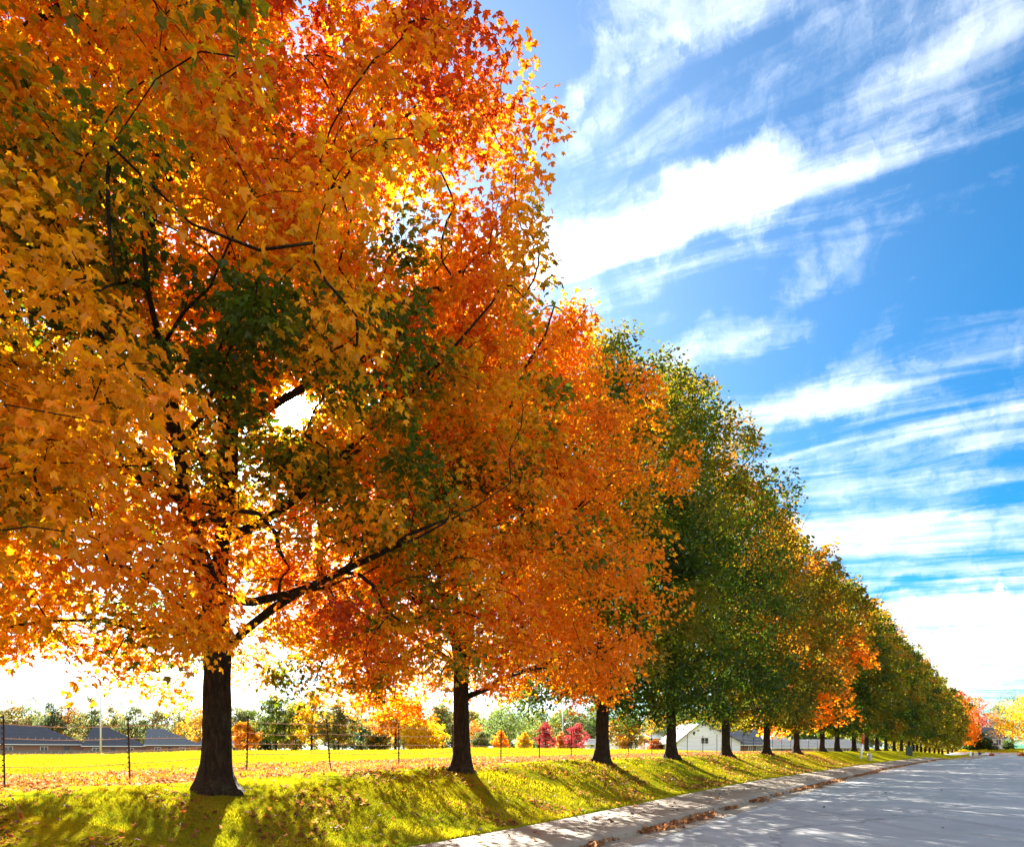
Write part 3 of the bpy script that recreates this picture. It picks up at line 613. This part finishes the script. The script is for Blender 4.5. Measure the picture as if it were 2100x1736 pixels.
house('house', 'long pale walled house with low grey roof behind the fence, right of the barn', 'house', 1586, 1668, 150, 1541, 1532, 1514, 11, 'side', M_ORW, M_ROOF2, [(1600, 1606, 1539, 1534), (1640, 1648, 1539, 1534)], group=GF)
house('house', 'second long grey roofed house seen between trunks, right of the first', 'house', 1672, 1764, 158, 1541, 1531, 1514, 11, 'side', M_ORW, M_ROOF2, [(1690, 1696, 1539, 1534), (1730, 1740, 1539, 1534)], group=GF)
house('house', 'small pale gabled house rising behind the long grey roof', 'house', 1584, 1616, 172, 1530, 1512, 1496, 9, 'gable', M_TRIM, M_ROOF2, [(1594, 1599, 1518, 1511)])
house('house', 'white house at the end of the road with steep dark roof and hedge', 'house', 2016, 2058, 212, 1533.5, 1514, 1489.5, 10, 'side', M_WHITE, M_ROOF, [(2043, 2052, 1526, 1516)], ov=.5, turn=True, doors=[(2023, 2027, 1517), (2029, 2033, 1517)])
house('garage', 'small grey outbuilding beside the maroon tree', 'outbuilding', 1208, 1230, 142, 1536, 1524, 1513, 6, 'side', M_TRIM, M_ROOF2, [(1212, 1217, 1531, 1525)])
house('house', 'pale roofed house peeping over the white fence', 'house', 1322, 1362, 170, 1534, 1512, 1500, 9, 'side', M_BRICK, M_TRIM, [(1332, 1338, 1526, 1517)])
# wooden picket fence of the left gardens
def board_fence(label, x0, x1, Z, top, base, m, cat='fence', n=None, wb=.14):
    k = Z/F; X0, X1 = (x0-CX)*k, (x1-CX)*k; z0 = (HY-base)*k+CAMZ; H = (base-top)*k; L = X1-X0; n = n or int(L/(wb+.015))
    e = empty('board_fence', (X0, Z, z0)); tag(e, label, cat); r = random.Random(3); b = MB()
    for i in range(n):
        a = i*L/n; hh = H+r.uniform(-.05, .05); b.box(a, a+wb, r.uniform(0, .01), .03, -.6, hh)
    b.build('boards', m, e); b = MB()
    for zz_ in (.3, H-.3): b.box(0, L, .031, .07, zz_-.04, zz_+.04)
    b.build('rail', m, e)
board_fence('weathered grey wooden board fence in front of the left houses', -120, 470, 138, 1537, 1551, M_WOOD, wb=.2)
board_fence('white panel fence left of the forked maple trunk', 1241, 1302, 140, 1522, 1540, M_WHITE, wb=.9, n=6)
board_fence('second white panel fence, nearer the white barn', 1323, 1368, 140, 1522, 1540, M_WHITE, wb=.9, n=4)
# poles
e = empty('flagpole', (*at(207, 96), gz(*at(207, 96)))); tag(e, 'tall pale metal pole standing before the left houses', 'pole')
b = MB(); b.tube([(0, 0, -.2), (0, 0, 3.5), (0, 0, 7.4)], [.12, .1, .075], 12); b.build('pole', M_GALV, e, True); b = MB(); b.tube([(0, 0, 7.4), (0, 0, 7.46), (0, 0, 7.6), (0, 0, 7.66)], [.04, .11, .11, .03], 10); b.build('finial', M_GALV, e, True); b = MB(); b.tube([(0, 0, -.1), (0, 0, .12), (0, 0, .16)], [.22, .22, .13], 10); b.build('base', M_GALV, e)
e = empty('street_lamp', (*at(1154, 140), gz(*at(1154, 140)))); tag(e, 'pale street lamp pole with curved arm between the crimson trees', 'street lamp')
b = MB(); b.tube([(0, 0, -.3), (0, 0, 7.3)], [.16, .1], 10); b.build('pole', M_GALV, e, True)
b = MB(); b.tube([(0, 0, 4.2), (.5, 0, 4.7), (1.2, 0, 5.0), (1.6, 0, 5.0)], [.06, .055, .05, .05], 8); b.build('arm', M_GALV, e, True)
b = MB(); b.tube([(1.5, 0, 5.0), (1.7, 0, 4.96), (2.1, 0, 4.93)], [.05, .13, .08], 8); b.build('lamp_head', M_GALV, e, True)

# ------------------------------------------------------------------ things on the verge
def find(x, y, lo=8, hi=240):
    Zs = np.arange(lo, hi, .25); t = (x-CX)/F; yy = HY-(ground(t*Zs, Zs)-CAMZ)*F/Zs; i = int(np.argmin(abs(yy-y)+.02*Zs/10)); return t*Zs[i], Zs[i]
def onverge(x, oc):
    t = (x-CX)/F; Zs = np.arange(10, 175, .25); s_, o_ = so(t*Zs, Zs); i = int(np.argmin(abs(o_-curve(s_)-oc))); return t*Zs[i], Zs[i]
X, Y = onverge(1765, 8.9); k = Y/F; e = empty('marker_post', (X, Y, gz(X, Y))); tag(e, 'leaning white marker post with orange red top on the verge', 'marker post')
hp = (gz(X, Y)-CAMZ)*-1; lean = np.array([.22, 0, 0]); HH = 50*k
b = MB(); b.tube([(0, 0, -.1), tuple(lean*.6*HH/2+[0, 0, HH*.6])], [.085, .075], 10); b.build('post', M_WHITE, e, True)
b = MB(); b.tube([tuple(lean*.6*HH/2+[0, 0, HH*.6]), tuple(lean*HH/2+[0, 0, HH*.98]), tuple(lean*HH/2+[0, 0, HH])], [.1, .09, .03], 10); b.build('marker_sleeve', M_REDP, e, True)
X, Y = onverge(1783, 8.3); e = empty('utility_pedestal', (X, Y, gz(X, Y)), .4); tag(e, 'small beige utility pedestal on the grass right of the marker post', 'utility box')
b = MB(); b.tube([(0, 0, -.05), (0, 0, .5), (0, 0, .6), (0, 0, .66)], [.2, .19, .15, .04], 8); b.build('housing', M_BEIGE, e, False); b = MB(); b.tube([(0, 0, .46), (0, 0, .5)], [.205, .205], 8); b.build('collar', M_BEIGE, e)
X, Y = onverge(1864, 8.7); e = empty('transformer_box', (X, Y, gz(X, Y)), -.5); tag(e, 'dark green metal utility cabinet under the far maples', 'utility cabinet')
b = MB(); b.box(-.38, .38, -.3, .3, -.05, 1.12).box(-.42, .42, -.34, .34, 1.121, 1.2); b.build('cabinet', M_DGREEN, e); b = MB(); b.box(-.34, -.02, -.33, -.303, .1, 1.05).box(.02, .34, -.33, -.303, .1, 1.05); b.build('door', M_DGREEN, e); b = MB(); b.box(-.5, .5, -.42, .42, -.2, -.052); b.build('plinth', M_KERB, e)
X, Y = onverge(1999, 6.6); e = empty('utility_box', (X, Y, gz(X, Y)+.1)); tag(e, 'beige utility cabinet at the far road corner', 'utility cabinet')
b = MB(); b.box(-.5, .5, -.35, .35, -1.2, .85).box(-.54, .54, -.39, .39, .851, .93); b.build('cabinet', M_BEIGE, e); b = MB(); b.box(-.42, .42, -.37, -.353, .0, .75); b.build('door', M_BEIGE, e)
X, Y = onverge(2008, 6.3); e = empty('mailbox', (X, Y, gz(X, Y)+.1)); tag(e, 'dark mailbox on a post beside the beige cabinet', 'mailbox')
b = MB(); b.box(-.06, .06, -.06, .06, -1.4, .45); b.build('post', M_WOOD, e); b = MB(); b.tube([(0, -.4, .62), (0, .3, .62)], [.3, .3], 12); b.build('box', M_DOOR, e, True)
X, Y = onverge(1990, 7.0); e = empty('bollard', (X, Y, gz(X, Y))); tag(e, 'short white post left of the beige cabinet', 'post'); b = MB(); b.tube([(0, 0, -1), (0, 0, 1.25), (0, 0, 1.33)], [.16, .16, .05], 10); b.build('post', M_WHITE, e, True)
# power lines: three thin wires crossing above the road end
for q, (h_, lb) in enumerate([(11.6, 'uppermost thin power line over the road end'), (10.7, 'middle thin power line over the road end'), (9.9, 'lowest thin power line over the road end')]):
    b = MB(); u = np.linspace(0, 1, 24)[:, None]; P = np.array([60., 135, h_+1.4])+(np.array([150., 112, h_+1.9])-np.array([60., 135, h_+1.4]))*u; P[:, 2] -= 1.6*np.sin(u[:, 0]*math.pi)
    tag(b.tube(P, [.012]*24, 4, False).build('power_line', M_POST), lb, 'power line', 'power lines over the road end')

# ------------------------------------------------------------------ trees and shrubs beyond
RND = ([0, .08, .25, .5, .75, .92, 1], [.45, .75, .98, 1, .78, .42, .12]); CONE = ([0, .08, .3, .6, .85, 1], [.8, 1, .8, .5, .2, .03]); EGG = ([0, .1, .35, .65, .88, 1], [.7, .95, 1, .7, .33, .06])
def far_tree(name, label, cat, x, ytop, wpx, Z, cols, seed, nleaf=5000, ls=.34, base=.16, prof=RND, group=None, nsp=110, off=.5, r0=None, gapk=0., bias=(0, 0, 0), sr=None):
    X, Y = at(x, Z); g = gz(X, Y); H = (HY-ytop)/F*Z+CAMZ-g; R = wpx/2/F*Z
    d = tree_data(seed, H, R, max(H*base, .15), r0 or max(.05, H*.02), nsp, nleaf, ls, QUAD, cols, bias, .2, sr or R*.19, limbs=9, off=off, prof=prof, gapk=gapk, twig=1 if H > 5 else 0, jit=.12)
    return place_tree(name, label, cat, group, X, Y, d)
GYG = (.16, .19, .06); GG = (.10, .13, .06)
W = 'trees of the wood behind the left houses'
woods = [(-25, 1428, 90, [GYG, PALE, GOLD], 'olive tree at the left edge above the first roof'), (22, 1432, 62, [BROWN, PALE, RUST], 'russet tree above the leftmost roof ridge'), (62, 1424, 66, [GG, GYG, PALE], 'tallest olive tree behind the leftmost house'),
         (105, 1436, 60, [GG, GG, GYG], 'dull green tree behind the right slope of the first roof'), (146, 1430, 58, [RUST, BROWN, (.35, .10, .08)], 'rusty red brown tree between the first two roofs'), (186, 1428, 54, [GYG, PALE, GG], 'grey green tree just left of the tall pole'),
         (232, 1438, 60, [PALE, GYG, GOLD], 'yellow green tree just right of the tall pole'), (276, 1444, 64, [GG, GYG, PALE], 'dark green tree above the second roof'), (322, 1448, 64, [BROWN, PALE, GYG], 'thin brown tree above the third roof'),
         (366, 1442, 70, [PALE, GYG, BROWN], 'pale sparse tree left of the nearest trunk'), (410, 1440, 70, [PALE, GOLD, GYG], 'pale yellowish tree hidden partly by the nearest trunk')]
for i, (x, yt, wd, c, lb) in enumerate(woods): far_tree('tree', lb, 'tree', x, yt, wd*1.35, 178+(i*7) % 16, c, 300+i, 5200, .42, .12, EGG, W, 120)
M_ = 'field edge trees behind the fence'
mids = [(508, 1476, 62, 150, [GOLD, RUST, ORANGE], 'low orange tree right of the nearest trunk', .15), (566, 1424, 96, 125, [GG, GREEN, OLIVE], 'dark green spreading tree with open crown, left of its clump', .25),
        (640, 1420, 100, 130, [OLIVE, OLIVE, GOLD, GREEN], 'tall olive tree with rounded top in the middle clump', .22), (694, 1436, 90, 122, [OLIVE, GG, GOLD], 'spreading olive tree with low crooked limbs', .2),
        (741, 1424, 34, 150, [DGREEN, (.03, .09, .06)], 'narrow dark evergreen behind the orange tree', .1), (811, 1424, 118, 118, [GOLD, ORANGE, RUST, PALE], 'tall orange tree left of the second trunk', .3),
        (868, 1475, 92, 112, [YELLOW, YELLOW, GOLD], 'round bright yellow tree left of the second trunk', .04), (775, 1490, 60, 140, [OLIVE, GG, GOLD], 'small olive tree below the orange one', .08), (905, 1440, 70, 165, [PALE, GYG, BROWN], 'pale bare looking tree behind the yellow one', .2),
        (972, 1474, 46, 150, [(.6, .12, .08), ORANGE, RUST], 'small red orange tree right of the second trunk', .12), (1042, 1441, 136, 165, [LGREEN, GYG, LGREEN, PALE], 'big pale green willow like tree', .12), (985, 1496, 46, 118, [GREEN, GG, OLIVE], 'dark green bush right of the second trunk', .03),
        (1026, 1497, 34, 116, [YELLOW, ORANGE, GOLD], 'small yellow tree with an orange tip beside a fence post', .06), (1075, 1501, 34, 118, [GOLD, YELLOW, OLIVE], 'small gold and green tree left of the crimson ones', .06), (1119, 1479, 38, 122, [CRIM, (.42, .04, .06), CRIM], 'slim bright crimson tree', .08),
        (1150, 1497, 24, 124, [ORANGE, (.7, .3, .12), GOLD], 'small orange tree at the foot of the lamp pole', .06), (1182, 1480, 48, 120, [(.38, .03, .05), (.5, .05, .08), (.3, .05, .05)], 'broad maroon tree left of the third trunk', .08),
        (1106, 1452, 90, 175, [GYG, LGREEN, GOLD], 'yellow green tree behind the crimson one', .15), (1165, 1450, 84, 180, [GG, GYG, LGREEN], 'blue green tree behind the maroon one', .15), (1212, 1446, 70, 185, [GG, GREEN, GG], 'dark green tree behind the third trunk', .15),
        (1284, 1460, 92, 124, [PALE, GYG, GOLD, BROWN], 'yellow brown tree above the white panel fence', .12), (1246, 1476, 34, 150, [CRIM, (.6, .05, .05)], 'little red tree right of the third trunk', .1), (1345, 1514, 34, 132, [CRIM, RUST, (.5, .05, .05)], 'low red shrub in front of the white fence', .04),
        (1340, 1452, 84, 175, [GG, GYG, PALE], 'green tree above the pale roof', .12), (1425, 1450, 90, 190, [GYG, GOLD, PALE], 'yellow green tree behind the white barn', .12)]
for i, (x, yt, wd, Z, c, lb, bs) in enumerate(mids):
    small = wd < 60; far_tree('tree', lb, 'tree', x, yt, wd, Z, c, 400+i, 3600 if small else 6500, .2 if small else .33, bs, EGG if small else RND, M_, 90 if small else 130, .5 if not small else .42, gapk=0 if small or i in (6, 10) else .45, sr=None if small else wd/2/F*Z*.15)
# distant line of trees that closes the horizon
cols = [[GYG, PALE, GG], [GG, GYG, LGREEN], [BROWN, PALE, GOLD]]; fsh = {}
NTH = ['first', 'second', 'third', 'fourth', 'fifth', 'sixth', 'seventh', 'eighth', 'ninth', 'tenth', 'eleventh', 'twelfth']+ORD[:7]+['twentieth']+['twenty '+q for q in ('first', 'second', 'third', 'fourth', 'fifth', 'sixth', 'seventh', 'eighth', 'ninth')]+['thirtieth']+['thirty '+q for q in ('first', 'second', 'third', 'fourth')]
fd = [tree_data(500+i, 13, 6.0, 1.2, .25, 110, 9000, .55, QUAD, c, (0, 0, 0), .2, 1.4, limbs=7, prof=RND, twig=0) for i, c in enumerate(cols)]
rg = random.Random(12)
for i in range(34):
    x = -60+i*61+rg.uniform(-14, 14); Z = 250+rg.uniform(-14, 18); k = i % 3; X, Y = at(x, Z)
    e, fsh[k] = place_tree('tree', 'far pale tree, %s from the left in the distant line beyond the field' % NTH[i], 'tree', 'distant line of trees', X, Y, fd[k], rg.uniform(0, 6.28), rg.uniform(.9, 1.2), fsh.get(k))
# the end of the road
E_ = 'trees around the road end'
ends = [(1895, 1470, 60, 228, [YELLOW, GOLD, OLIVE], 'yellow tree glimpsed between the far maple trunks', .1, RND, 3500), (1935, 1468, 60, 236, [GOLD, YELLOW, OLIVE], 'gold tree glimpsed between the last maple trunks', .1, RND, 3500), (1845, 1474, 64, 222, [GOLD, OLIVE, PALE], 'olive gold tree behind the green cabinet', .1, RND, 3500),
        (2112, 1418, 132, 190, [YELLOW, (.85, .5, .01), YELLOW, GOLD], 'big golden yellow tree at the right edge', .27, RND, 9000), (2006, 1424, 66, 232, [(.65, .08, .04), (.7, .14, .06), ORANGE], 'red orange tree behind the road end', .1, RND, 6500),
        (1985, 1430, 60, 246, [BROWN, (.5, .2, .12), PALE], 'dull pinkish brown tree behind the red one', .1, RND, 4500), (2001, 1486, 44, 206, [DGREEN, DGREEN, (.1, .09, .02)], 'dark evergreen left of the white house', .02, EGG, 5000),
        (2076, 1414, 90, 252, [GYG, GG, PALE], 'grey green tree behind the yellow tree', .1, RND, 5000), (2046, 1436, 46, 240, [OLIVE, PALE, GYG], 'olive tree between the red and yellow trees', .1, RND, 4000), (2150, 1420, 110, 235, [GREEN, OLIVE, GG], 'green tree beyond the right edge', .1, RND, 4000),
        (1975, 1478, 40, 215, [RUST, OLIVE, BROWN], 'bronze tree at the end of the maple row', .1, RND, 3500)]
for i, (x, yt, wd, Z, c, lb, bs, pf, nl_) in enumerate(ends): far_tree('tree', lb, 'tree', x, yt, wd, Z, c, 600+i, nl_, .38, bs, pf, E_, 140, .45)
far_tree('hedge', 'dark clipped hedge in front of the white house', 'hedge', 2016, 1519, 46, 207, [DGREEN, (.02, .04, .01)], 701, 5000, .22, .02, ([0, .1, .8, 1], [1, 1, .98, .8]), None, 90, .5)
far_tree('shrub', 'round dark shrub right of the white house porch', 'shrub', 2067, 1516, 24, 206, [DGREEN, GREEN], 702, 2600, .2, .02, RND, None, 60)
far_tree('shrub', 'low orange shrub at the right edge of the far road', 'shrub', 2096, 1542, 18, 165, [ORANGE, RUST, RED], 703, 1500, .16, .02, RND, None, 40)
far_tree('shrub', 'small reddish clump in the far road corner', 'shrub', 2033, 1542, 8, 168, [RUST, RED], 704, 700, .14, .02, RND, None, 25)
